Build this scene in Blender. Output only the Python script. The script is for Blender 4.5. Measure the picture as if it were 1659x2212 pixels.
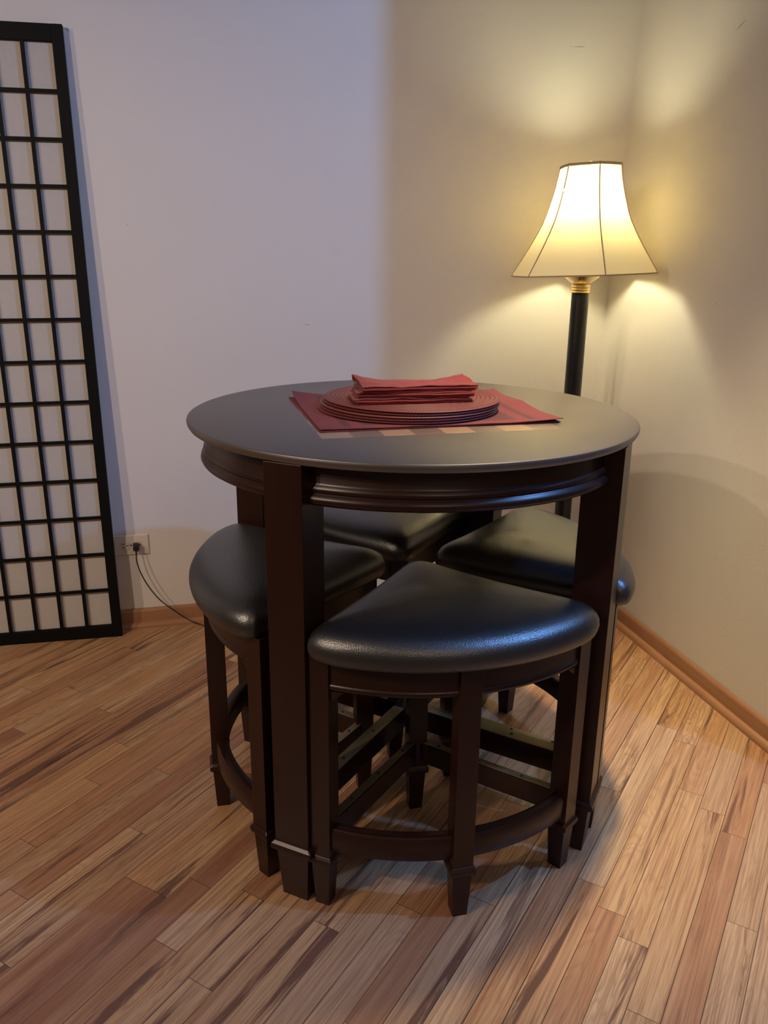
import bpy, bmesh, math, random
from mathutils import Vector, Matrix, noise
S = bpy.context.scene
for o in list(bpy.data.objects): bpy.data.objects.remove(o)
COL = S.collection
R = math.radians

# ------------------------------------------------------------------ frame of the room
TH = R(14.4)
E1 = Vector((math.cos(TH), math.sin(TH), 0)); N1 = Vector((-math.sin(TH), math.cos(TH), 0))
U, V = 1.4686, 2.716          # the corner of the room: right wall at u = U, back wall at v = V
def W(u, v, z=0.0): return E1*u + N1*v + Vector((0, 0, z))

# ------------------------------------------------------------------ camera
F, PITCH, ROLL, CH = 1775.465, 0.303090687, 0.0122957364, 1.231035
fw = Vector((0, math.cos(PITCH), -math.sin(PITCH))); r0 = Vector((1, 0, 0)); u0 = r0.cross(fw)
rr = math.cos(ROLL)*r0 + math.sin(ROLL)*u0; uu = -math.sin(ROLL)*r0 + math.cos(ROLL)*u0
cam = bpy.data.cameras.new('camera'); co = bpy.data.objects.new('camera', cam); COL.objects.link(co)
M = Matrix((rr, uu, -fw)).transposed().to_4x4(); M.translation = Vector((0, 0, CH)); co.matrix_world = M
cam.sensor_fit = 'HORIZONTAL'; cam.sensor_width = 36; cam.lens = F*36/1659; cam.clip_start = .05
S.camera = co

# ------------------------------------------------------------------ world, lights, exposure
S.view_settings.view_transform = 'Standard'; S.view_settings.look = 'None'
S.view_settings.exposure = 0.0; S.view_settings.gamma = 1.0
w = bpy.data.worlds.new('world'); S.world = w; w.use_nodes = True
WORLD, SKY_COL = .09, (1.0, .72, .50)
A_W, A_COL = 98, (.17, .41, 1.0)
C_W, C_COL = 120, (1.0, .78, .60)
E_W, E_COL = 255, (1.0, .78, .42)
F_W, F_COL = 30, (1.0, .78, .58)
BULB, BULB_COL, SHADE_T = 156.0, (1.0, .96, .62), .27
w.node_tree.nodes['Background'].inputs[0].default_value = (*SKY_COL, 1)
w.node_tree.nodes['Background'].inputs[1].default_value = WORLD
def point(name, loc, energy, col, rad):
    l = bpy.data.lights.new(name, 'POINT'); l.energy = energy; l.color = col; l.shadow_soft_size = rad
    o = bpy.data.objects.new(name, l); o.location = loc; COL.objects.link(o); return o
# bulb of the next room, shining past the end of the right wall
point('next_room_light', W(1.89, .70, 2.30), A_W, A_COL, .022)
# two ceiling lights of the room, to the left of the camera
def spot(name, loc, aim, energy, col, rad, size, blend):
    l = bpy.data.lights.new(name, 'SPOT'); l.energy = energy; l.color = col; l.shadow_soft_size = rad; l.spot_size = R(size); l.spot_blend = blend
    o = bpy.data.objects.new(name, l); o.location = loc; o.rotation_euler = (aim-loc).to_track_quat('-Z', 'Y').to_euler(); COL.objects.link(o); return o
spot('ceiling_spot', W(-1.75, .25, 2.42), W(-.15, 2.5, .3), C_W, C_COL, .035, 78, 1.0)
spot('ceiling_spot', W(-2.7, .35, 2.42), W(-.15, 2.5, .3), C_W, C_COL, .035, 72, 1.0)
# warm spot added to brighten the right floor and table, no known fixture
spot('floor_fill_spot', W(.86, 1.50, 2.58), W(.97, 1.64, 0), E_W, E_COL, .06, 50, 1.0)
point('rear_fill_light', W(.4, -1.2, 2.45), F_W, F_COL, .4)  # unseen soft fill added behind the camera, makes up for the dim ambient

# ------------------------------------------------------------------ node helpers
def new_mat(name):
    m = bpy.data.materials.new(name); m.use_nodes = True
    nt = m.node_tree; b = nt.nodes['Principled BSDF']; return m, nt, b
def N(nt, t, **k):
    n = nt.nodes.new(t)
    for a, v in k.items(): setattr(n, a, v)
    return n
def L(nt, a, b): nt.links.new(a, b)
def mth(nt, op, a, b=None, c=None):
    n = N(nt, 'ShaderNodeMath', operation=op)
    for i, x in enumerate((a, b, c)):
        if x is None: continue
        if isinstance(x, (int, float)): n.inputs[i].default_value = x
        else: L(nt, x, n.inputs[i])
    return n.outputs[0]
def mix(nt, f, a, b, blend='MIX'):
    n = N(nt, 'ShaderNodeMix', data_type='RGBA', blend_type=blend)
    for s, x in ((n.inputs[0], f), (n.inputs[6], a), (n.inputs[7], b)):
        if isinstance(x, (int, float)): s.default_value = x
        elif isinstance(x, tuple): s.default_value = (*x, 1) if len(x) == 3 else x
        else: L(nt, x, s)
    return n.outputs[2]
def ramp(nt, fac, stops, interp='LINEAR'):
    n = N(nt, 'ShaderNodeValToRGB'); e = n.color_ramp.elements; n.color_ramp.interpolation = interp
    while len(e) < len(stops): e.new(.5)
    for el, (p, c) in zip(e, stops): el.position = p; el.color = (*c, 1) if len(c) == 3 else c
    L(nt, fac, n.inputs[0]); return n.outputs[0]
def noi(nt, vec, scale, detail=4, rough=.55, dist=0.0):
    n = N(nt, 'ShaderNodeTexNoise'); n.inputs['Scale'].default_value = scale; n.inputs['Detail'].default_value = detail
    n.inputs['Roughness'].default_value = rough; n.inputs['Distortion'].default_value = dist
    if vec is not None: L(nt, vec, n.inputs['Vector'])
    return n.outputs['Fac']
def mapped(nt, vec, loc=(0, 0, 0), rot=(0, 0, 0), scale=(1, 1, 1)):
    n = N(nt, 'ShaderNodeMapping'); n.inputs[1].default_value = loc; n.inputs[2].default_value = rot; n.inputs[3].default_value = scale
    L(nt, vec, n.inputs[0]); return n.outputs[0]
def objco(nt): return N(nt, 'ShaderNodeTexCoord').outputs['Object']
def bump(nt, b, h, strength, dist):
    n = N(nt, 'ShaderNodeBump'); n.inputs['Strength'].default_value = strength; n.inputs['Distance'].default_value = dist
    L(nt, h, n.inputs['Height']); L(nt, n.outputs[0], b.inputs['Normal'])
def plain(name, col, rough=.5, metal=0, spec=.5):
    m, nt, b = new_mat(name); b.inputs['Base Color'].default_value = (*col, 1)
    b.inputs['Roughness'].default_value = rough; b.inputs['Metallic'].default_value = metal
    b.inputs['Specular IOR Level'].default_value = spec
    h = noi(nt, objco(nt), 180, 3); bump(nt, b, h, .05, .001)
    return m

# ------------------------------------------------------------------ materials
def wall_mat(marks):
    m, nt, b = new_mat('painted_wall'); oc = objco(nt)
    base = mix(nt, noi(nt, oc, 1.3, 3), (.66, .615, .56), (.69, .645, .59))
    for (a, z, la, lz, ang, k) in marks:       # little scuffs and nail dots in the paint
        mp = N(nt, 'ShaderNodeMapping', vector_type='TEXTURE'); mp.inputs[1].default_value = (a, 0, z); mp.inputs[2].default_value = (0, R(ang), 0); mp.inputs[3].default_value = (la, 50, lz)
        L(nt, oc, mp.inputs[0])
        ln = N(nt, 'ShaderNodeVectorMath', operation='LENGTH'); L(nt, mp.outputs[0], ln.inputs[0])
        d = mth(nt, 'ADD', ln.outputs['Value'], mth(nt, 'MULTIPLY', noi(nt, oc, 300, 2), 1.3))
        f = N(nt, 'ShaderNodeMapRange'); f.inputs[1].default_value = 1.5; f.inputs[2].default_value = 1.0; f.inputs[3].default_value = 0; f.inputs[4].default_value = k
        L(nt, d, f.inputs[0]); base = mix(nt, f.outputs[0], base, (.10, .07, .05))
    L(nt, base, b.inputs['Base Color']); b.inputs['Roughness'].default_value = .62
    b.inputs['Specular IOR Level'].default_value = .35
    h = mth(nt, 'ADD', noi(nt, oc, 160, 4, .6), mth(nt, 'MULTIPLY', noi(nt, oc, 30, 3), .8))
    bump(nt, b, h, .22, .0018)
    return m

def floor_mat():
    m, nt, b = new_mat('oak_strip_floor'); oc = objco(nt)
    mp = mapped(nt, oc, (0, 0, 0), (0, 0, -R(59.4)))      # x along the boards, y across
    sx = N(nt, 'ShaderNodeSeparateXYZ'); L(nt, mp, sx.inputs[0]); x, y = sx.outputs[0], sx.outputs[1]
    BW = .0571
    yy = mth(nt, 'DIVIDE', mth(nt, 'SUBTRACT', y, .0185), BW)
    row = mth(nt, 'FLOOR', yy); fy = mth(nt, 'FRACT', yy)
    def wn(v, dim='1D'):
        n = N(nt, 'ShaderNodeTexWhiteNoise', noise_dimensions=dim)
        L(nt, v, n.inputs['W'] if dim == '1D' else n.inputs['Vector']); return n
    r1 = wn(row); lr = mth(nt, 'ADD', .48, mth(nt, 'MULTIPLY', wn(mth(nt, 'ADD', row, 71.3)).outputs[0], .80))
    xx = mth(nt, 'DIVIDE', mth(nt, 'ADD', x, mth(nt, 'MULTIPLY', r1.outputs[0], 3.7)), lr)
    seg = mth(nt, 'FLOOR', xx); fx = mth(nt, 'FRACT', xx)
    cb = N(nt, 'ShaderNodeCombineXYZ'); L(nt, row, cb.inputs[0]); L(nt, seg, cb.inputs[1])
    pr = wn(cb.outputs[0], '3D')
    sp = N(nt, 'ShaderNodeSeparateColor'); L(nt, pr.outputs['Color'], sp.inputs[0])
    tone = ramp(nt, sp.outputs[0], [(0, (.21, .085, .050)), (.13, (.35, .175, .088)), (.32, (.48, .270, .122)), (.52, (.56, .350, .165)),
                                    (.68, (.42, .275, .150)), (.84, (.60, .415, .230)), (1, (.32, .145, .080))])
    # grain: stretched noise, its own offset on every board
    off = N(nt, 'ShaderNodeCombineXYZ'); L(nt, mth(nt, 'MULTIPLY', sp.outputs[1], 37), off.inputs[0]); L(nt, mth(nt, 'MULTIPLY', sp.outputs[2], 53), off.inputs[1])
    L(nt, mth(nt, 'MULTIPLY', row, 3.1), off.inputs[2])
    va = N(nt, 'ShaderNodeVectorMath', operation='ADD'); L(nt, mp, va.inputs[0]); L(nt, off.outputs[0], va.inputs[1]); gv = va.outputs[0]
    # cathedral figure: rings of a distorted field
    lowf = noi(nt, mapped(nt, gv, scale=(2.2, 16, 1)), 1.0, 2, .5, .6)
    rings = mth(nt, 'FRACT', mth(nt, 'MULTIPLY', lowf, 15))
    ringl = mth(nt, 'POWER', mth(nt, 'ABSOLUTE', mth(nt, 'SUBTRACT', mth(nt, 'MULTIPLY', rings, 2), 1)), 2.2)
    fine = noi(nt, mapped(nt, gv, scale=(4.5, 250, 1)), 1.0, 5, .62)
    mid = noi(nt, mapped(nt, gv, scale=(2.5, 45, 1)), 1.0, 4, .6, .4)
    c = mix(nt, mth(nt, 'MULTIPLY', ringl, mth(nt, 'ADD', .20, mth(nt, 'MULTIPLY', sp.outputs[1], .55))), tone, mix(nt, .62, tone, (.14, .05, .03)))
    c = mix(nt, ramp(nt, fine, [(.34, (1, 1, 1)), (.60, (0, 0, 0))]), c, mix(nt, .78, c, (.17, .072, .036)))
    c = mix(nt, ramp(nt, mid, [(.40, (0, 0, 0)), (.68, (.55, .55, .55))]), c, mix(nt, .5, c, (.66, .44, .26)))
    # dark mineral streaks on some boards
    st = noi(nt, mapped(nt, gv, scale=(1.5, 26, 1)), 1.0, 6, .66, .7)
    on = ramp(nt, sp.outputs[2], [(.30, (0, 0, 0)), (.55, (1, 1, 1))])
    sm = mth(nt, 'MULTIPLY', ramp(nt, st, [(.535, (0, 0, 0)), (.60, (.95, .95, .95))]), on)
    c = mix(nt, sm, c, (.085, .042, .030))
    # broad colour drift along a board, and knots
    c = mix(nt, mth(nt, 'MULTIPLY', noi(nt, mapped(nt, gv, scale=(1.6, 9, 1)), 1.0, 2), .35), c, (.36, .145, .07))
    vo = N(nt, 'ShaderNodeTexVoronoi'); vo.inputs['Scale'].default_value = 1.0; L(nt, mapped(nt, gv, scale=(2.0, 8, 1)), vo.inputs['Vector'])
    kn = ramp(nt, vo.outputs['Distance'], [(.03, (1, 1, 1)), (.10, (0, 0, 0))])
    c = mix(nt, mth(nt, 'MULTIPLY', kn, mth(nt, 'GREATER_THAN', sp.outputs[1], .6)), c, (.07, .03, .02))
    # seams
    ey = mth(nt, 'MULTIPLY', mth(nt, 'MINIMUM', fy, mth(nt, 'SUBTRACT', 1, fy)), BW)
    ex = mth(nt, 'MULTIPLY', mth(nt, 'MINIMUM', fx, mth(nt, 'SUBTRACT', 1, fx)), lr)
    gapw = mth(nt, 'ADD', .00035, mth(nt, 'MULTIPLY', wn(mth(nt, 'ADD', row, 9.1)).outputs[0], .0007))
    e = mth(nt, 'MAXIMUM', mth(nt, 'LESS_THAN', ey, gapw), mth(nt, 'LESS_THAN', ex, .0006))
    c = mix(nt, mth(nt, 'MULTIPLY', e, .85), c, (.03, .014, .009))
    L(nt, c, b.inputs['Base Color'])
    b.inputs['Roughness'].default_value = .36
    L(nt, mth(nt, 'ADD', .30, mth(nt, 'MULTIPLY', fine, .16)), b.inputs['Roughness'])
    b.inputs['Specular IOR Level'].default_value = .42
    h = mth(nt, 'SUBTRACT', mth(nt, 'MULTIPLY', fine, .25), e)
    bump(nt, b, h, .35, .0012)
    return m

def trim_mat():
    m, nt, b = new_mat('oak_trim'); oc = objco(nt)
    g = noi(nt, mapped(nt, oc, scale=(4, 90, 90)), 1.0, 5, .6, .3)
    L(nt, mix(nt, g, (.24, .105, .055), (.40, .20, .10)), b.inputs['Base Color']); b.inputs['Roughness'].default_value = .38
    bump(nt, b, g, .1, .001); return m

def dark_wood(name='dark_espresso_wood', a=(.014, .0036, .0020), c=(.026, .0068, .0036), rough=.34):
    m, nt, b = new_mat(name); oc = objco(nt)
    g = noi(nt, mapped(nt, oc, scale=(40, 40, 3)), 1.0, 4, .6, .3)
    L(nt, mix(nt, g, a, c), b.inputs['Base Color']); b.inputs['Roughness'].default_value = rough
    b.inputs['Specular IOR Level'].default_value = .42
    bump(nt, b, noi(nt, oc, 220, 3), .05, .001); return m

def top_mat():
    m, nt, b = new_mat('table_top_wood'); oc = objco(nt)
    g = noi(nt, mapped(nt, oc, scale=(3, 60, 3)), 1.0, 5, .6, .4)
    base = mix(nt, g, (.022, .012, .009), (.034, .018, .013))
    # checkered inlay square in the middle of the top, 8 x 8
    q = .0590; sx = N(nt, 'ShaderNodeSeparateXYZ'); L(nt, oc, sx.inputs[0])
    ix = mth(nt, 'FLOOR', mth(nt, 'DIVIDE', sx.outputs[0], q)); iy = mth(nt, 'FLOOR', mth(nt, 'DIVIDE', sx.outputs[1], q))
    par = mth(nt, 'MODULO', mth(nt, 'ADD', mth(nt, 'ADD', ix, iy), 100), 2)
    inside = mth(nt, 'MULTIPLY', mth(nt, 'LESS_THAN', mth(nt, 'ABSOLUTE', sx.outputs[0]), 4*q), mth(nt, 'LESS_THAN', mth(nt, 'ABSOLUTE', sx.outputs[1]), 4*q))
    cb = N(nt, 'ShaderNodeCombineXYZ'); L(nt, ix, cb.inputs[0]); L(nt, iy, cb.inputs[1])
    wn = N(nt, 'ShaderNodeTexWhiteNoise', noise_dimensions='3D'); L(nt, cb.outputs[0], wn.inputs['Vector'])
    lightt = mix(nt, wn.outputs['Value'], (.20, .095, .048), (.27, .135, .068)); darkt = mix(nt, wn.outputs['Value'], (.075, .030, .017), (.10, .045, .025))
    base = mix(nt, inside, base, mix(nt, par, lightt, darkt))
    L(nt, base, b.inputs['Base Color'])
    b.inputs['Roughness'].default_value = .42
    b.inputs['IOR'].default_value = 2.6
    bump(nt, b, noi(nt, oc, 260, 3), .12, .0006); return m

def leather_mat():
    m, nt, b = new_mat('black_leather'); oc = objco(nt)
    b.inputs['Base Color'].default_value = (.0085, .0085, .0088, 1); b.inputs['Roughness'].default_value = .345
    b.inputs['IOR'].default_value = 1.95
    v = N(nt, 'ShaderNodeTexVoronoi'); v.inputs['Scale'].default_value = 520; L(nt, oc, v.inputs['Vector'])
    h = mth(nt, 'ADD', v.outputs['Distance'], mth(nt, 'MULTIPLY', noi(nt, oc, 90, 3), .5))
    bump(nt, b, h, .32, .0009); return m

def cloth_mat(name, a, c, scale=900, rough=.85):
    m, nt, b = new_mat(name); oc = objco(nt)
    ch = N(nt, 'ShaderNodeTexChecker'); ch.inputs['Scale'].default_value = scale; L(nt, oc, ch.inputs['Vector'])
    L(nt, mix(nt, noi(nt, oc, 60, 4), a, c), b.inputs['Base Color']); b.inputs['Roughness'].default_value = rough
    b.inputs['Specular IOR Level'].default_value = .25
    if 'Sheen Weight' in b.inputs: b.inputs['Sheen Weight'].default_value = .15
    bump(nt, b, mth(nt, 'ADD', ch.outputs['Fac'], mth(nt, 'MULTIPLY', noi(nt, oc, 40, 3), 2)), .15, .0008); return m

def placemat_mat():
    m, nt, b = new_mat('woven_placemat'); oc = objco(nt)
    sx = N(nt, 'ShaderNodeSeparateXYZ'); L(nt, oc, sx.inputs[0])
    ax = mth(nt, 'ABSOLUTE', sx.outputs[0]); ay = mth(nt, 'ABSOLUTE', sx.outputs[1])
    c0, dk = (.145, .030, .031), (.075, .024, .024)
    def band(v, lo, hi): return mth(nt, 'MULTIPLY', mth(nt, 'GREATER_THAN', v, lo), mth(nt, 'LESS_THAN', v, hi))
    inner = mth(nt, 'MULTIPLY', mth(nt, 'LESS_THAN', ax, .158), mth(nt, 'LESS_THAN', ay, .165))
    strip = mth(nt, 'MULTIPLY', band(ax, .182, .197), mth(nt, 'LESS_THAN', ay, .172))
    f = mth(nt, 'MAXIMUM', inner, strip)
    wv = N(nt, 'ShaderNodeTexWave', wave_type='BANDS'); wv.inputs['Scale'].default_value = 130; L(nt, mapped(nt, oc, rot=(0, 0, R(38))), wv.inputs['Vector'])
    c = mix(nt, f, c0, dk); c = mix(nt, mth(nt, 'MULTIPLY', wv.outputs['Fac'], .35), c, mix(nt, .5, c, (.28, .08, .085)))
    L(nt, c, b.inputs['Base Color']); b.inputs['Roughness'].default_value = .75; b.inputs['Specular IOR Level'].default_value = .3
    bump(nt, b, wv.outputs['Fac'], .3, .0008); return m

def braid_mat():
    m, nt, b = new_mat('braided_placemat'); oc = objco(nt)
    sx = N(nt, 'ShaderNodeSeparateXYZ'); L(nt, oc, sx.inputs[0]); x, y = sx.outputs[0], sx.outputs[1]
    r = mth(nt, 'SQRT', mth(nt, 'ADD', mth(nt, 'MULTIPLY', x, x), mth(nt, 'MULTIPLY', y, y)))
    rr_ = mth(nt, 'ADD', mth(nt, 'MULTIPLY', r, 1/.0094), .5); ring = mth(nt, 'FLOOR', rr_); fr = mth(nt, 'FRACT', rr_)
    an = mth(nt, 'ARCTAN2', y, x)
    ph = mth(nt, 'FRACT', mth(nt, 'ADD', mth(nt, 'MULTIPLY', mth(nt, 'MULTIPLY', an, r), 150), mth(nt, 'MULTIPLY', mth(nt, 'ABSOLUTE', mth(nt, 'SUBTRACT', fr, .5)), 1.8)))
    ridge = mth(nt, 'SINE', mth(nt, 'MULTIPLY', fr, math.pi)); st = mth(nt, 'SINE', mth(nt, 'MULTIPLY', ph, math.pi))
    c = mix(nt, mth(nt, 'MULTIPLY', st, .55), (.095, .015, .015), (.23, .044, .038)); c = mix(nt, mth(nt, 'POWER', ridge, .8), (.07, .012, .012), c)
    L(nt, c, b.inputs['Base Color']); b.inputs['Roughness'].default_value = .55
    bump(nt, b, mth(nt, 'ADD', ridge, mth(nt, 'MULTIPLY', st, .4)), .5, .0016); return m

def shade_mat():
    m, nt, b = new_mat('lamp_shade_fabric'); oc = objco(nt)
    out = nt.nodes['Material Output']; nt.nodes.remove(b)
    slub = noi(nt, mapped(nt, oc, scale=(160, 160, 9)), 1.0, 4, .7)
    col = mix(nt, ramp(nt, slub, [(.66, (0, 0, 0)), (.76, (1, 1, 1))]), (.80, .70, .55), (.60, .48, .34))
    d = N(nt, 'ShaderNodeBsdfDiffuse'); L(nt, col, d.inputs[0]); t = N(nt, 'ShaderNodeBsdfTranslucent'); L(nt, mix(nt, 1.0, col, (1.0, .94, .62), 'MULTIPLY'), t.inputs[0])
    mx = N(nt, 'ShaderNodeMixShader'); mx.inputs[0].default_value = SHADE_T; L(nt, d.outputs[0], mx.inputs[1]); L(nt, t.outputs[0], mx.inputs[2]); L(nt, mx.outputs[0], out.inputs[0])
    return m
def paper_mat():
    m, nt, b = new_mat('rice_paper'); oc = objco(nt); out = nt.nodes['Material Output']; nt.nodes.remove(b)
    col = mix(nt, noi(nt, oc, 60, 4), (.66, .62, .58), (.72, .68, .63))
    d = N(nt, 'ShaderNodeBsdfDiffuse'); L(nt, col, d.inputs[0]); t = N(nt, 'ShaderNodeBsdfTranslucent'); L(nt, col, t.inputs[0])
    mx = N(nt, 'ShaderNodeMixShader'); mx.inputs[0].default_value = .35; L(nt, d.outputs[0], mx.inputs[1]); L(nt, t.outputs[0], mx.inputs[2]); L(nt, mx.outputs[0], out.inputs[0])
    return m
def emis(name, col, st):
    m, nt, b = new_mat(name); b.inputs['Emission Color'].default_value = (*col, 1); b.inputs['Emission Strength'].default_value = st
    b.inputs['Base Color'].default_value = (.8, .8, .8, 1); return m

MARKS = [(.430, 1.011, .018, .0018, 2, .45), (1.322, 1.875, .038, .0022, -3, .5), (-.2278, 1.818, .010, .006, 20, .45),
         (.528, 1.232, .0022, .003, 0, .8), (-.1075, 1.308, .0022, .0026, 0, .6), (.36, 1.17, .002, .002, 0, .4)]
MARKS_R = [(-2.16, 1.824, .030, .003, -24, .55), (-2.086, 1.110, .0025, .0025, 0, .9)]
M_WALL = wall_mat(MARKS); M_WALL_R = wall_mat(MARKS_R); M_FLOOR = floor_mat(); M_TRIM = trim_mat()
M_WOOD = dark_wood(); M_TOP = top_mat(); M_LEATHER = leather_mat()
M_BLACKWOOD = plain('black_lacquer', (.003, .003, .003), .6, 0, .15)
M_PAPER = paper_mat(); M_BRASS = plain('brass', (.80, .66, .36), .17, 1); M_PLATE = plain('worn_brass_plate', (.36, .31, .19), .42, .85)
M_POLE = plain('black_enamel', (.008, .008, .008), .33, 0, .5)
M_SHADE = shade_mat(); M_RIB = plain('shade_trim_cord', (.46, .34, .20), .8, 0, .2)
M_NAPKIN = cloth_mat('red_napkin_cloth', (.145, .009, .006), (.21, .015, .010), 700)
M_PLACEMAT = placemat_mat(); M_BRAID = braid_mat()
M_IVORY = plain('ivory_plastic', (.66, .60, .50), .35); M_IVORY2 = plain('ivory_receptacle', (.60, .54, .44), .4)
M_DARK = plain('dark_slot', (.012, .011, .010), .6); M_RUBBER = plain('black_rubber', (.010, .010, .010), .5)
M_CEIL = plain('ceiling_paint', (.68, .64, .60), .8)
M_BULB = emis('glowing_bulb', BULB_COL, BULB)

# ------------------------------------------------------------------ mesh helpers
def obj(name, bm, m, parent=None, smooth=False, bevel=0, seg=2, loc=None, angle=35):
    bmesh.ops.recalc_face_normals(bm, faces=bm.faces)
    me = bpy.data.meshes.new(name); bm.to_mesh(me); bm.free()
    o = bpy.data.objects.new(name, me); COL.objects.link(o); me.materials.append(m)
    if bevel:
        b = o.modifiers.new('bevel', 'BEVEL'); b.width = bevel; b.segments = seg; b.limit_method = 'ANGLE'; b.angle_limit = R(40); b.harden_normals = False
    if smooth:
        for p in me.polygons: p.use_smooth = True
        try: me.set_sharp_from_angle(angle=R(angle))
        except Exception: pass
    if parent: o.parent = parent
    if loc is not None: o.location = loc
    return o
def empty(name, loc, rz=0, label=None, cat=None, group=None):
    o = bpy.data.objects.new(name, None); COL.objects.link(o); o.location = loc; o.rotation_euler = (0, 0, rz); o.empty_display_size = .1
    if label: o['label'] = label
    if cat: o['category'] = cat
    if group: o['group'] = group
    return o
def tag(o, label, cat, group=None):
    o['label'] = label; o['category'] = cat
    if group: o['group'] = group
    return o
def box(bm, x0, x1, y0, y1, z0, z1, M_=None):
    v = [Vector((x, y, z)) for z in (z0, z1) for x, y in ((x0, y0), (x1, y0), (x1, y1), (x0, y1))]
    if M_: v = [M_ @ p for p in v]
    v = [bm.verts.new(p) for p in v]
    for f in ((0, 3, 2, 1), (4, 5, 6, 7), (0, 1, 5, 4), (1, 2, 6, 5), (2, 3, 7, 6), (3, 0, 4, 7)): bm.faces.new([v[i] for i in f])
def loft(bm, rings, closed=True, caps=True):
    vs = [[bm.verts.new(p) for p in r] for r in rings]; n = len(vs[0])
    for a, b in zip(vs, vs[1:]):
        for i in range(n if closed else n-1):
            j = (i+1) % n; bm.faces.new((a[i], a[j], b[j], b[i]))
    if caps: bm.faces.new(list(reversed(vs[0]))); bm.faces.new(vs[-1])
    return vs
def lathe(bm, prof, n=64, c=(0, 0), a0=0, a1=2*math.pi, close_prof=False, caps=False):
    full = abs(a1-a0-2*math.pi) < 1e-6; k = n if full else n+1; rings = []
    for i in range(k):
        a = a0+(a1-a0)*i/n
        rings.append([bm.verts.new((c[0]+r*math.cos(a), c[1]+r*math.sin(a), z)) for r, z in prof])
    m = len(prof)
    for i in range(n):
        A = rings[i]; B = rings[(i+1) % k] if full else rings[i+1]
        for j in range(m if close_prof else m-1):
            q = (j+1) % m
            try: bm.faces.new((A[j], B[j], B[q], A[q]))
            except ValueError: pass
    if not full and close_prof: bm.faces.new(rings[0]); bm.faces.new(list(reversed(rings[-1])))
    if caps and full:
        bm.faces.new([r[0] for r in rings]); bm.faces.new([r[-1] for r in reversed(rings)])
def sq(cx, cy, hw, hd, z, rot=0):
    c, s = math.cos(rot), math.sin(rot)
    return [Vector((cx+c*x-s*y, cy+s*x+c*y, z)) for x, y in ((-hw, -hd), (hw, -hd), (hw, hd), (-hw, hd))]
def catmull(P, n=8):
    P = [Vector(p) for p in P]; P = [P[0]*2-P[1]]+P+[P[-1]*2-P[-2]]; o = []
    for i in range(1, len(P)-2):
        a, b, c, d = P[i-1:i+3]
        for k in range(n):
            t = k/n; o.append(.5*((2*b)+(c-a)*t+(2*a-5*b+4*c-d)*t*t+(3*b-a-3*c+d)*t**3))
    o.append(P[-2]); return o
def tube(bm, pts, rad, n=8):
    up = Vector((.13, .21, 1)).normalized(); rings = []
    for i, p in enumerate(pts):
        t = (pts[min(i+1, len(pts)-1)]-pts[max(i-1, 0)]).normalized(); a = t.cross(up)
        if a.length < .1: a = t.cross(Vector((1, 0, 0)))
        a.normalize(); b = t.cross(a); r = rad[i] if isinstance(rad, list) else rad
        rings.append([p+r*(math.cos(2*math.pi*k/n)*a+math.sin(2*math.pi*k/n)*b) for k in range(n)])
    loft(bm, rings)
def struct(o): o['kind'] = 'structure'; return o

# ------------------------------------------------------------------ room shell
ROOM = TH
bm = bmesh.new(); box(bm, -5, 6, -4, 6, -.06, 0); struct(obj('floor', bm, M_FLOOR))
bm = bmesh.new(); box(bm, -3.6, U+.25, V, V+.12, 0, 2.6); o = struct(obj('wall_back', bm, M_WALL)); o.rotation_euler[2] = ROOM
VE = 1.40                                     # the right wall ends here, the next room opens behind it
bm = bmesh.new()                              # slightly out of plumb towards the corner
nv, nz = 16, 16; LEAN = .034
def rw(i, j, side):
    v_ = VE+(V+.02-VE)*i/nv; z_ = 2.6*j/nz
    return Vector((U+side+LEAN*z_*min(1, max(0, (v_-VE)/(V-VE)))**.5, v_, z_))
g = [[[bm.verts.new(rw(i, j, s)) for j in range(nz+1)] for i in range(nv+1)] for s in (0, .12)]
for i in range(nv):
    for j in range(nz):
        for s in (0, 1): bm.faces.new((g[s][i][j], g[s][i+1][j], g[s][i+1][j+1], g[s][i][j+1]))
for j in range(nz): bm.faces.new((g[0][0][j], g[0][0][j+1], g[1][0][j+1], g[1][0][j])); bm.faces.new((g[0][nv][j], g[1][nv][j], g[1][nv][j+1], g[0][nv][j+1]))
for i in range(nv): bm.faces.new((g[0][i][nz], g[0][i+1][nz], g[1][i+1][nz], g[1][i][nz])); bm.faces.new((g[0][i][0], g[1][i][0], g[1][i+1][0], g[0][i+1][0]))
o = struct(obj('wall_right', bm, M_WALL_R, smooth=True)); 
# its marks are laid out along v, so the mesh is turned a quarter: x of the mesh = -v
for vtx in o.data.vertices: x, y, z = vtx.co; vtx.co = (-y, x, z)
o.rotation_euler[2] = ROOM-math.pi/2
bm = bmesh.new(); box(bm, -3.6, 4.2, -2.6, V+.12, 2.6, 2.7); o = struct(obj('ceiling', bm, M_CEIL)); o.rotation_euler[2] = ROOM
def run_trim(name, prof, L0, L1, o_u, o_v, rz):
    bm = bmesh.new(); loft(bm, [[Vector((x, y, z)) for y, z in prof] for x in (L0, L1)])
    o = struct(obj(name, bm, M_TRIM, smooth=True)); o.location = W(o_u, o_v); o.rotation_euler[2] = rz; return o
board = [(0, 0), (-.011, 0), (-.011, .054), (-.008, .061), (-.003, .065), (0, .065)]
shoe = [(-.011, 0), (-.028, 0)]+[(-.011-.017*math.cos(a), .019*math.sin(a)) for a in [R(x) for x in (15, 30, 45, 60, 75, 90)]]
run_trim('baseboard_back', board, -3.6-0, U, 0, V, ROOM)
run_trim('trim_1', shoe, -3.6, U-.011, 0, V, ROOM)
# right wall: x runs towards the camera, the room is at -y of the profile
run_trim('baseboard_right', board, 0, V-VE-.011, U, V-.011, ROOM-math.pi/2)
run_trim('trim_2', shoe, 0.0, V-VE-.028, U, V-.028, ROOM-math.pi/2)

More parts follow.
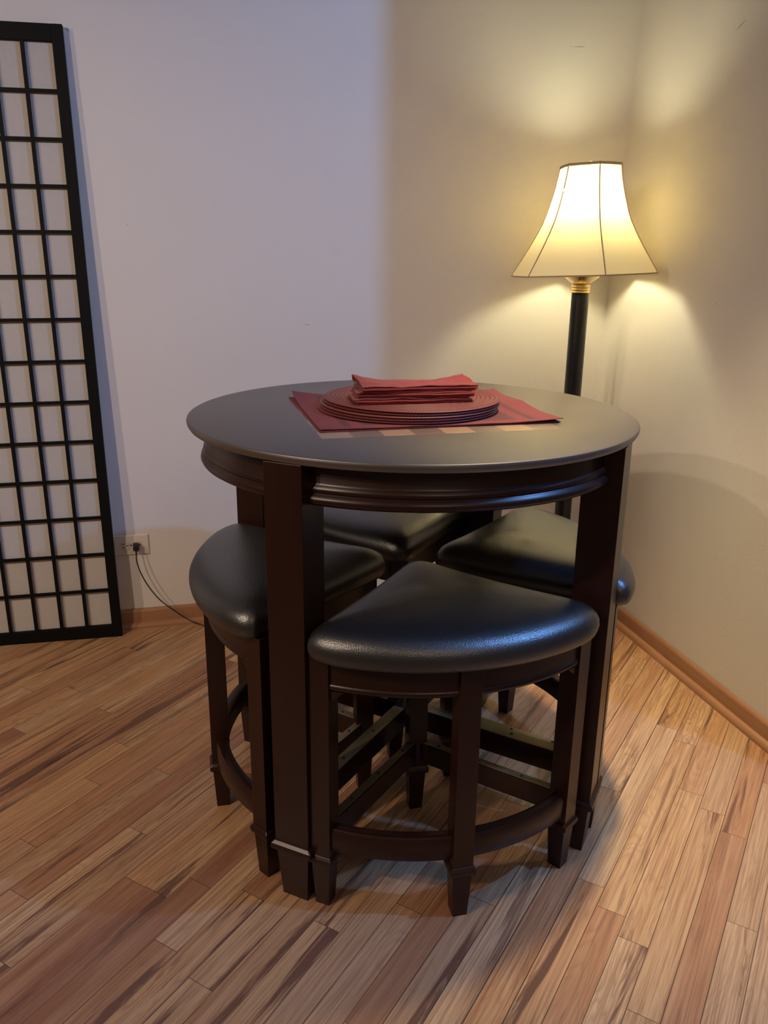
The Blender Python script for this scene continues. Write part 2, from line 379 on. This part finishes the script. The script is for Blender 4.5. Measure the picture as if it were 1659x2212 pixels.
# ------------------------------------------------------------------ round table
TC = Vector((.0562, 1.7374, 0)); TR, TZ = .4685, .914
tab = empty('counter_table', TC, 0, 'round dark brown counter height table with checkered inlay and four square legs', 'table')
bm = bmesh.new(); lathe(bm, [(0.0005, TZ-.018), (TR-.012, TZ-.018), (TR-.004, TZ-.0155), (TR-.0008, TZ-.010), (TR, TZ-.005), (TR-.0012, TZ-.0015), (TR-.004, TZ), (.0005, TZ)], 160)
tt = obj('table_top', bm, M_TOP, tab, smooth=True); tt.rotation_euler[2] = ROOM
bm = bmesh.new()
lathe(bm, [(.412, .8965), (.431, .8965), (.431, .862), (.4335, .858), (.4375, .854), (.4385, .849), (.4355, .8445), (.4370, .8425), (.4425, .8385), (.4440, .832), (.4415, .8265), (.436, .823), (.412, .823)], 160, close_prof=True)
obj('apron', bm, M_WOOD, tab, smooth=True, angle=50)
LEGR = .425
for k in range(4):
    a = R(-120+90*k); cx, cy = LEGR*math.cos(a), LEGR*math.sin(a)
    bm = bmesh.new(); a += R(5); loft(bm, [sq(cx, cy, h, h, z, a) for h, z in ((.028, 0), (.0355, .112), (.0365, .113), (.0375, .16), (.0375, .8965))])
    lg = obj('leg', bm, M_WOOD, tab, bevel=.003)
    bm = bmesh.new(); loft(bm, [sq(cx, cy, h, h, z, a) for h, z in ((.038, .108), (.0435, .113), (.0455, .119), (.0440, .126), (.0400, .130), (.038, .132))])
    obj('foot_collar', bm, M_WOOD, lg, bevel=.0015)
for k in range(2):
    a = R(-120+90*k); Mx = Matrix.Rotation(a, 4, 'Z')
    for s in (-1, 1):
        x0, x1 = (.014 if k else 0), LEGR-.030
        if s < 0: x0, x1 = -x1, -x0
        bm = bmesh.new(); box(bm, x0, x1, -.012, .012, .160, .213, Mx); st = obj('cross_stretcher', bm, M_WOOD, tab, bevel=.002)
        bm = bmesh.new(); box(bm, x0+(.03 if s > 0 else 0), x1-(.03 if s < 0 else 0), -.0135, .0135, .2131, .2152, Mx); ms = obj('brass_strip', bm, M_PLATE, st, bevel=.0005)
        ms['label'] = 'worn brass strip'
        for t in (.15, .27, .385):
            c = Mx @ Vector((s*t, 0, 0)); bm = bmesh.new(); lathe(bm, [(.0005, .2165), (.0033, .2163), (.0038, .2152)], 12, c=(c.x, c.y)); obj('screw', bm, M_DARK, st)

# ------------------------------------------------------------------ wedge stools
def seat_outline(n_arc=26):
    Rr, h = .481, R(37.6); A = Vector((.035, 0)); PL = Vector((Rr*math.cos(h), Rr*math.sin(h))); PR = Vector((PL.x, -PL.y))
    arc = [Vector((Rr*math.cos(t), Rr*math.sin(t))) for t in [(-h+2*h*i/n_arc) for i in range(n_arc+1)]]
    def bez(a, c, b, n=8): return [(1-t)**2*a+2*t*(1-t)*c+t*t*b for t in [i/n for i in range(n+1)]]
    dA = (PL-A).normalized(); dB = (PR-A).normalized(); ra, rc = .042, .032
    out = bez(A+dB*ra*1.2+Vector((0, 0)), A, A+dA*ra*1.2)            # apex, from right side to left side
    L_ = (PL-A).length
    for i in range(1, 12): out.append((A+dA*ra*1.2).lerp(PL-dA*rc, i/12))
    j = 3
    out += bez(PL-dA*rc, PL, arc[-1-j])
    out += [arc[i] for i in range(n_arc-j-1, j, -1)]
    out += bez(arc[j], PR, PR-dB*rc)
    for i in range(1, 12): out.append((PR-dB*rc).lerp(A+dB*ra*1.2, i/12))
    return out
def make_stool():
    t = empty('nesting_stool', (0, 0, 0))
    ol = seat_outline(); cen = Vector((.285, 0)); n = len(ol)
    def ring(inset, z):
        r = []
        for p in ol:
            d = p-cen; l = d.length; q = cen+d*max(0, (l-inset))/l; r.append(Vector((q.x, q.y, z)))
        return r
    bm = bmesh.new()
    prof = [(.030, .545), (.010, .545), (.003, .5485), (.0, .556), (-.002, .566), (-.001, .577), (.004, .587), (.012, .5955), (.024, .602), (.042, .6075), (.070, .6115), (.11, .6140)]
    rings = [ring(a, z) for a, z in prof]
    for f_, z in ((.55, .6150), (.3, .6156), (.12, .6158)):
        rings.append([Vector((cen.x+(p.x-cen.x)*f_*.55, (p.y)*f_*.55, z)) for p in ol])
    loft(bm, rings); s = obj('seat', bm, M_LEATHER, t, smooth=True, angle=80)
    LP = [(.102, 0, 0), (.431, R(35.3), 0), (.431, R(-35.3), 0), (.436, 0, 0)]
    for r_, a, _ in LP:
        cx, cy = r_*math.cos(a), r_*math.sin(a); hw = .0205
        bm = bmesh.new(); loft(bm, [sq(cx, cy, h, h, z, a) for h, z in ((.0145, 0), (.0195, .100), (.0205, .101), (hw, .16), (hw, .5448))])
        lg = obj('leg', bm, M_WOOD, t, bevel=.002)
        bm = bmesh.new(); loft(bm, [sq(cx, cy, h, h, z, a) for h, z in ((.021, .0975), (.0245, .101), (.0262, .107), (.0252, .113), (.0225, .117), (.021, .119))])
        obj('foot_collar', bm, M_WOOD, lg, bevel=.001)
    # curved apron and curved foot rail, in two bays
    for s_ in (-1, 1):
        a0, a1 = (R(2.2), R(33.0)) if s_ > 0 else (R(-33.0), R(-2.2))
        bm = bmesh.new(); lathe(bm, [(.424, .5448), (.446, .5448), (.446, .494), (.4490, .4915), (.4495, .4865), (.4475, .4825), (.440, .4790), (.424, .4790)], 18, a0=a0, a1=a1, close_prof=True)
        obj('apron', bm, M_WOOD, t, smooth=True, angle=50)
        bm = bmesh.new(); lathe(bm, [(.419, .130), (.443, .130), (.446, .134), (.446, .176), (.442, .182), (.423, .182), (.419, .178)], 18, a0=a0, a1=a1, close_prof=True)
        obj('foot_rail', bm, M_WOOD, t, smooth=True, angle=50)
        # straight side rail under the seat and lower side stretcher
        A = Vector((.102, 0, 0)); B = Vector((.431*math.cos(R(35.3)), s_*.431*math.sin(R(35.3)), 0)); d = (B-A); L_ = d.length; an = math.atan2(d.y, d.x)
        Mx = Matrix.Translation(A) @ Matrix.Rotation(an, 4, 'Z')
        bm = bmesh.new(); box(bm, .016, L_-.016, -.011, .011, .482, .5448, Mx)
        # bracket that widens the leg tops
        obj('side_rail', bm, M_WOOD, t, bevel=.001)
        bm = bmesh.new(); box(bm, .016, L_-.016, -.011, .011, .128, .1775, Mx); st = obj('side_stretcher', bm, M_WOOD, t, bevel=.002)
        bm = bmesh.new(); box(bm, .022, L_-.022, -.0085, .0085, .1776, .1792, Mx); ms = obj('brass_strip', bm, M_PLATE, st, bevel=.0004); ms['label'] = 'worn brass strip'
        for tt_ in (.06, .16, .26):
            c = Mx @ Vector((tt_, 0, 0)); bm = bmesh.new(); lathe(bm, [(.0005, .1803), (.0028, .1802), (.0033, .1792)], 12, c=(c.x, c.y)); obj('screw', bm, M_DARK, st)
        # corner brace between apron and corner leg
        bm = bmesh.new(); aa = s_*R(31.6); q0 = [(.424, .479), (.424, .479-.030)]
        P = [Vector((.446*math.cos(x), .446*math.sin(x), z)) for x, z in ((s_*R(33.0), .4795), (s_*R(29.2), .4795), (s_*R(33.0), .455))]
        Q = [Vector((p.x*.424/.446, p.y*.424/.446, p.z)) for p in P]; loft(bm, [P, Q]); obj('corner_brace', bm, M_WOOD, t)
    return t
def copy_tree(o, parent=None):
    c = o.copy(); COL.objects.link(c)
    if parent: c.parent = parent
    for ch in o.children: copy_tree(ch, c)
    return c
stool = make_stool()
for k, (ang, lab) in enumerate([(-77, 'black leather wedge stool nearest the camera, tucked between the two front table legs'),
                                (-167, 'leftmost black leather wedge stool, partly hidden by the front table leg'),
                                (13.4, 'black leather wedge stool on the right, nearest the wall and floor lamp'),
                                (103, 'black leather wedge stool in deep shade at the back of the table')]):
    o = stool if k == 0 else copy_tree(stool)
    o.location = TC + (Vector((.012*math.cos(R(ang)), .012*math.sin(R(ang)), 0)) if k == 2 else Vector((0, 0, 0))); o.rotation_euler = (0, 0, R(ang)); tag(o, lab, 'stool', 'wedge stools nested under the round table')

# ------------------------------------------------------------------ cloth things on the table
def T(x, y, z=0): return TC + E1*x + N1*y + Vector((0, 0, z))
def placemat(cx, cy, hx, hy, z0, rot, lift, seed, label):
    bm = bmesh.new(); nx, ny = 48, 36; th = .0014; g = []
    for s in (0, 1):
        row = []
        for i in range(nx+1):
            for j in range(ny+1):
                x = -hx+2*hx*i/nx; y = -hy+2*hy*j/ny
                z = 0.0
                for (px, py, am, rad) in lift:
                    d = math.hypot(x-px*hx, y-py*hy); z += am*max(0, 1-d/rad)**2
                z += .0010*(noise.noise(Vector((x*14+seed, y*14, seed)))+.6)*min(1, max(abs(x)/hx, abs(y)/hy)**3)
                row.append(bm.verts.new((x, y, max(0, z)+s*th)))
        g.append(row)
    idx = lambda i, j: i*(ny+1)+j
    for i in range(nx):
        for j in range(ny):
            a, b, c, d = idx(i, j), idx(i+1, j), idx(i+1, j+1), idx(i, j+1)
            bm.faces.new([g[1][q] for q in (a, b, c, d)]); bm.faces.new([g[0][q] for q in (d, c, b, a)])
    edge = [(i, 0) for i in range(nx)]+[(nx, j) for j in range(ny)]+[(i, ny) for i in range(nx, 0, -1)]+[(0, j) for j in range(ny, 0, -1)]
    for p, q in zip(edge, edge[1:]+edge[:1]): bm.faces.new((g[0][idx(*p)], g[0][idx(*q)], g[1][idx(*q)], g[1][idx(*p)]))
    o = obj('rectangular_placemat', bm, M_PLACEMAT, smooth=True, angle=60, loc=T(cx, cy, z0)); o.rotation_euler[2] = ROOM+rot
    return tag(o, label, 'placemat', 'rectangular placemats on the table')
placemat(.012, .012, .245, .193, TZ+.0002, R(.8), [(-1, 1, .002, .10)], 3, 'lower red rectangular placemat, its dark left edge peeking out beneath the upper one')
placemat(.018, .010, .246, .192, TZ+.0032, R(-.3), [(-1, 1, .013, .13), (1, -1, .006, .12), (-1, -1, .001, .1), (1, 1, .005, .10), (1, .1, .006, .13)], 8,
         'upper red rectangular placemat with dark border stripes, directly under the round mats')
zb = TZ+.0064; RM = .191
names = ['lowest braided red round placemat, lying on the rectangular placemat', 'second braided red round placemat from the bottom of the stack',
         'middle braided red round placemat of the stack of five', 'braided red round placemat just below the topmost one', 'topmost braided red round placemat with visible rings, under the napkins']
offs = [(-.006, .012), (-.004, .010), (-.002, .011), (.001, .009), (.003, .010)]
for k in range(5):
    bm = bmesh.new(); pr = [(.0005, 0)]; h = .0040; rad = RM-.001*(k % 2)-.003*(k > 2)
    pr += [(rad-.003, 0), (rad-.0008, .0008), (rad, h/2), (rad-.0008, h-.0008)]
    nr = int((rad-.006)/.0094)
    pr.append((rad-.003, h))
    for q in range(nr, 0, -1): pr += [(q*.0094+.0022, h+.0009), (q*.0094-.0022, h+.0009), (q*.0094-.0047, h-.0003)]
    pr.append((.0005, h))
    lathe(bm, pr, 128)
    for v_ in bm.verts: v_.co.z += .0006*math.sin(3*math.atan2(v_.co.y, v_.co.x)+k)*(math.hypot(v_.co.x, v_.co.y)/RM)**2*(0 if v_.co.z < .001 and k == 0 else 1)*.5
    o = obj('round_placemat', bm, M_BRAID, smooth=True, angle=60, loc=T(*offs[k], zb+k*.0053)); o.rotation_euler[2] = R(37*k)
    tag(o, names[k], 'placemat', 'round placemats stacked on the table')
def napkin(cx, cy, hx, dy, z0, rot, hh, lift, seed, label):
    # a cloth folded in flat layers: the profile (y, z) snakes back and forth and is drawn out along x
    layers = 4; th = .0017; step = (hh-th)/(layers-1); path = []
    for i in range(layers):
        z = i*step+th/2; y0, y1 = (-dy, dy) if i % 2 == 0 else (dy, -dy)
        for k in range(13):
            t = k/12; path.append((y0+(y1-y0)*t, z))
        if i < layers-1:
            for a in (-45, 0, 45):
                s = 1 if y1 > 0 else -1; path.append((y1+s*step/2*math.cos(R(a)), z+step/2+step/2*math.sin(R(a))))
    bm = bmesh.new(); nx = 44; rows = []
    for i in range(nx+1):
        u_ = i/nx; x = -hx+2*hx*u_; ring = []
        pts = []
        for (y, z) in path:
            kz = z/hh
            lf = sum(am*max(0, 1-math.hypot((x-px*hx)/rx, (y-py*dy)/ry))**1.6*kz**2 for px, py, am, rx, ry in lift)
            nz = .0026*noise.noise(Vector((x*16+seed, y*22, z*160)))*kz+.0018*noise.noise(Vector((x*38, y*42+seed, z*60)))*kz
            ex = .007*noise.noise(Vector((z*230+seed, y*18, 3*seed)))*(1 if u_ > .9 or u_ < .1 else 0)*(1 if u_ in (0, 1) else .5)
            pts.append(Vector((x+ex, y*(1+.03*noise.noise(Vector((x*9, z*60, seed))))+.0030*noise.noise(Vector((x*12+seed*2, z*90, 1))), z+lf+nz)))
        # thicken the line into a strip
        outl, inn = [], []
        for k, p in enumerate(pts):
            q0, q1 = pts[max(0, k-1)], pts[min(len(pts)-1, k+1)]; d = Vector((0, q1.y-q0.y, q1.z-q0.z)); d.normalize() if d.length > 0 else None
            nn = Vector((0, -d.z, d.y)); outl.append(p+nn*th/2); inn.append(p-nn*th/2)
        rows.append(outl+inn[::-1])
    vs = [[bm.verts.new(p) for p in r] for r in rows]; n = len(vs[0])
    for a, b in zip(vs, vs[1:]):
        for i in range(n): bm.faces.new((a[i], a[(i+1) % n], b[(i+1) % n], b[i]))
    h_ = n//2
    for r_, fl in ((vs[0], 1), (vs[-1], 0)):
        for i in range(h_-1):
            f = (r_[i], r_[i+1], r_[n-2-i], r_[n-1-i]); bm.faces.new(f if fl else tuple(reversed(f)))
    o = obj('folded_napkin', bm, M_NAPKIN, smooth=True, angle=50, loc=T(cx, cy, z0)); o.rotation_euler[2] = ROOM+rot
    return tag(o, label, 'napkin', 'folded cloth napkins on the placemats')
zn = zb+5*.0053+.0008
napkin(-.020, -.052, .120, .042, zn, R(-.8), .0098, [], 1.3, 'bottom folded red cloth napkin of the three, resting on the round placemat')
napkin(-.014, -.047, .120, .043, zn+.0108, R(-3.0), .0095, [], 4.7, 'middle folded red cloth napkin of the three')
napkin(-.006, -.042, .120, .046, zn+.0216, R(-1.0), .0115, [(-1, 1, .016, .085, .10), (1, 1, .013, .07, .08)], 9.1, 'top folded red cloth napkin with raised back corners, on the napkin stack')

# ------------------------------------------------------------------ floor lamp in the corner
LP = W(1.2640, 2.4560)
lamp = empty('floor_lamp', LP, 0, 'lit floor lamp with black pole, brass collar and cream bell shade in the corner', 'floor lamp')
ZS = 1.178                                    # lower rim of the shade
bm = bmesh.new(); lathe(bm, [(.0005, 0), (.135, 0), (.138, .006), (.136, .014), (.115, .022), (.06, .030), (.034, .040), (.029, .055), (.0005, .055)], 64)
obj('base', bm, M_POLE, lamp, smooth=True)
bm = bmesh.new(); lathe(bm, [(.0005, .05), (.0275, .05), (.0275, 1.123), (.0005, 1.123)], 48); obj('pole', bm, M_POLE, lamp, smooth=True)
bm = bmesh.new(); pr = [(.0005, 1.121)]
for k in range(3): z = 1.123+.0085*k; pr += [(.0255, z), (.0290, z+.0013), (.0305, z+.0040), (.0290, z+.0068), (.0258, z+.0082)]
pr += [(.026, 1.150), (.0005, 1.150)]; lathe(bm, pr, 48); obj('collar', bm, M_BRASS, lamp, smooth=True, angle=50)
bm = bmesh.new(); lathe(bm, [(.0005, 1.149), (.024, 1.150), (.031, 1.154), (.050, 1.168), (.067, 1.183), (.0685, 1.1845), (.066, 1.184), (.048, 1.170), (.029, 1.157), (.0005, 1.156)], 56); obj('cup', bm, M_BRASS, lamp, smooth=True, angle=50)
bm = bmesh.new(); lathe(bm, [(.0005, 1.156), (.019, 1.156), (.020, 1.25), (.018, 1.300), (.016, 1.318), (.0005, 1.318)], 32); obj('socket', bm, M_BRASS, lamp, smooth=True)
bm = bmesh.new(); lathe(bm, [(.0005, 1.318), (.014, 1.319), (.0155, 1.335), (.0235, 1.358), (.0320, 1.381), (.0350, 1.403), (.0340, 1.421), (.0275, 1.437), (.0150, 1.447), (.0005, 1.449)], 32)
bulb = obj('bulb', bm, M_BULB, lamp, smooth=True); 
# harp: the wire hoop that carries the shade
hp = catmull([(.0, -.019, 1.308), (0, -.045, 1.35), (0, -.052, 1.41), (0, -.036, 1.488), (0, 0, 1.502), (0, .036, 1.488), (0, .052, 1.41), (0, .045, 1.35), (0, .019, 1.308)], 6)
bm = bmesh.new(); tube(bm, [Matrix.Rotation(R(60), 4, 'Z') @ p for p in hp], .0016, 6); obj('harp', bm, M_BRASS, lamp, smooth=True)
SHH = .322
SHP = [(z*SHH/.38, r_*(.942-.075*z/.38)) for z, r_ in [(0, .2430), (.010, .2390), (.02, .2340), (.045, .2205), (.072, .2055), (.10, .1905), (.14, .1700), (.183, .1500), (.225, .1360), (.265, .1260), (.305, .1165), (.345, .1095), (.38, .1055)]]
view_az = math.atan2(-LP.y, -LP.x)            # from the lamp towards the camera
def hexr(z, a):                               # a measured from a rib, hexagonal with slightly hollow panels
    for (z0, r_0), (z1, r_1) in zip(SHP, SHP[1:]):
        if z0 <= z <= z1+1e-9: rr0 = r_0+(r_1-r_0)*(z-z0)/(z1-z0); break
    k = (a % R(60))-R(30); flat = math.cos(R(30))/math.cos(k)
    return rr0*(.30+.70*flat)
TILT = Matrix.Translation((0, 0, ZS)) @ Matrix.Rotation(R(2.4), 4, Vector((math.cos(view_az), math.sin(view_az), 0)))
side = Vector((-math.sin(view_az), math.cos(view_az), 0)); SK = Matrix.Identity(4); SK[0][2] = side.x*.040; SK[1][2] = side.y*.040; TILT = TILT @ SK
RIB0 = view_az+R(17)
bm = bmesh.new(); rings = []
for i in range(49):
    z = SHH*i/48; rings.append([TILT @ Vector((hexr(z, k*R(360/96))*math.cos(RIB0+k*R(360/96)), hexr(z, k*R(360/96))*math.sin(RIB0+k*R(360/96)), z)) for k in range(96)])
loft(bm, rings, caps=False); sh = obj('lamp_shade', bm, M_SHADE, lamp, smooth=True, angle=60)
for k in range(6):
    a = RIB0+k*R(60); bm = bmesh.new(); tube(bm, [TILT @ Vector(((hexr(SHH*i/24, 0)+.0006)*math.cos(a), (hexr(SHH*i/24, 0)+.0006)*math.sin(a), SHH*i/24)) for i in range(25)], .0018, 8)
    obj('rib', bm, M_RIB, sh, smooth=True)
for z, rd, hh in ((.0015, .0022, 1), (SHH-.003, .0022, 2.4)):
    bm = bmesh.new(); P = [Vector((hexr(z, k*R(360/96))*math.cos(RIB0+k*R(360/96)), hexr(z, k*R(360/96))*math.sin(RIB0+k*R(360/96)), z)) for k in range(96)]
    rg = [[bm.verts.new(TILT @ Vector((p.x*(1+dr/p.xy.length), p.y*(1+dr/p.xy.length), z+dz))) for dr, dz in ((rd*.7, -rd*hh), (rd, 0), (rd*.7, rd), (-rd*.7, rd), (-rd, 0), (-rd*.7, -rd*hh))] for p in P]
    for i in range(96):
        A, B = rg[i], rg[(i+1) % 96]
        for j in range(6): bm.faces.new((A[j], B[j], B[(j+1) % 6], A[(j+1) % 6]))
    obj('rim_trim', bm, M_RIB, sh, smooth=True)
bm = bmesh.new()                               # spider: three spokes from the harp top to the upper rim
for k in range(3):
    a = RIB0+k*R(120); tube(bm, [TILT @ Vector((0, 0, .306)), TILT @ Vector((.085*math.cos(a), .085*math.sin(a), .314))], .0014, 6)
obj('spider', bm, M_BRASS, lamp, smooth=True)
bm = bmesh.new(); lathe(bm, [(.0005, 1.496), (.006, 1.497), (.0075, 1.501), (.004, 1.505), (.0055, 1.509), (.0005, 1.513)], 20); obj('finial', bm, M_BRASS, lamp, smooth=True)

# ------------------------------------------------------------------ paper screen leaning by the back wall
# x of the screen runs to the left from its right edge
scr = empty('shoji_screen', (-.8725, 2.5040, 0), R(12.4)+math.pi, 'tall black lattice screen with white paper panes standing against the back wall', 'screen')
scr.rotation_euler[0] = R(1.5); scr.rotation_euler[1] = R(.55)
SW, SHt, FR, RT = .0305*2+6*.0785, 1.826, .0305, .044
for x0, x1 in ((0, FR), (SW-FR, SW)):
    bm = bmesh.new(); box(bm, x0, x1, -.020, 0, 0, SHt); obj('stile', bm, M_BLACKWOOD, scr, bevel=.0015)
for z0, z1 in ((0, RT), (SHt-RT, SHt)):
    bm = bmesh.new(); box(bm, FR, SW-FR, -.019, -.001, z0, z1); obj('rail', bm, M_BLACKWOOD, scr, bevel=.0015)
for i in range(1, 6):
    x = FR+i*.0785; bm = bmesh.new(); box(bm, x-.0050, x+.0050, -.008, .0005, RT, SHt-RT); obj('vertical_bar', bm, M_BLACKWOOD, scr)
for i in range(1, 14):
    z = RT+(SHt-2*RT)*i/14; bm = bmesh.new(); box(bm, FR, SW-FR, -.0080, 0, z-.0045, z+.0045); obj('crossbar', bm, M_BLACKWOOD, scr)
bm = bmesh.new(); box(bm, FR-.004, SW-FR+.004, -.0125, -.0120, RT-.004, SHt-RT+.004); obj('paper_pane', bm, M_PAPER, scr)

# ------------------------------------------------------------------ wall outlet and cord
out = empty('wall_outlet', W(-.1745, V, .2963), TH, 'ivory duplex electric outlet plate set sideways low on the back wall', 'outlet')
bm = bmesh.new(); loft(bm, [sq(0, 0, a, b, z) for a, b, z in ((.0585, .0355, 0), (.0585, .0355, .002), (.0555, .0325, .0055))])
for v_ in bm.verts: v_.co = Vector((v_.co.x, -v_.co.z, v_.co.y))
obj('plate', bm, M_IVORY, out, bevel=.0008)
for cx in (-.0195, .0195):
    bm = bmesh.new(); P = []
    for k in range(32):
        a = 2*math.pi*k/32; P.append((max(-.0145, min(.0145, .0172*math.cos(a)))+cx, .0172*math.sin(a)))
    P = [(cx+max(-.0135, min(.0135, .0168*math.cos(2*math.pi*k/32))), .0168*math.sin(2*math.pi*k/32)) for k in range(32)]
    loft(bm, [[Vector((x, -.005, z)) for x, z in P], [Vector((x, -.0078, z)) for x, z in P]])
    rc = obj('receptacle', bm, M_IVORY2, out, bevel=.0008)
    bm = bmesh.new()
    for z in (-.0062, .0062): box(bm, cx-.009, cx-.001, -.0082, -.006, z-.0011, z+.0011)
    loft(bm, [[Vector((cx+.0085+.0024*math.cos(k*R(30)), y, .0024*math.sin(k*R(30)))) for k in range(12)] for y in (-.006, -.0082)])
    obj('slot', bm, M_DARK, rc)
bm = bmesh.new(); loft(bm, [[Vector((.0026*math.cos(k*R(30)), y, .0026*math.sin(k*R(30)))) for k in range(12)] for y in (-.004, -.0068)]); obj('screw', bm, M_DARK, out)
cord = empty('power_cord', W(-.158, V-.009, .2955), 0, 'thin black cord plugged into the outlet and running down to the floor', 'power cord')
B0 = cord.location.copy()
bm = bmesh.new()
rg = [sq(0, 0, a, b, z) for a, b, z in ((.0085, .011, 0), (.0095, .0125, .004), (.0095, .0125, .018), (.008, .010, .024))]
loft(bm, rg)
for v_ in bm.verts: v_.co = Vector((0, 0, 0)) + E1*v_.co.x - N1*v_.co.z + Vector((0, 0, v_.co.y-.001))
obj('plug', bm, M_RUBBER, cord, bevel=.0025)
cp = [(-.158, V-.022, .290), (-.1583, V-.030, .272), (-.1580, V-.036, .246), (-.1474, V-.040, .2052), (-.1255, V-.042, .1566), (-.0942, V-.042, .108), (-.0512, V-.045, .0658), (-.0115, V-.050, .0340),
      (.030, V-.056, .0100), (.075, V-.062, .0030), (.20, V-.075, .0028), (.45, V-.10, .0028), (.80, V-.16, .0028), (1.02, V-.22, .0028), (1.145, V-.26+.01, .0035)]
rad = []
pts = catmull([W(*p)-B0 for p in cp], 8)
for i in range(len(pts)): rad.append(.0045-.0025*min(1, i/10))
bm = bmesh.new(); tube(bm, pts, rad, 8); obj('cable', bm, M_RUBBER, cord, smooth=True)
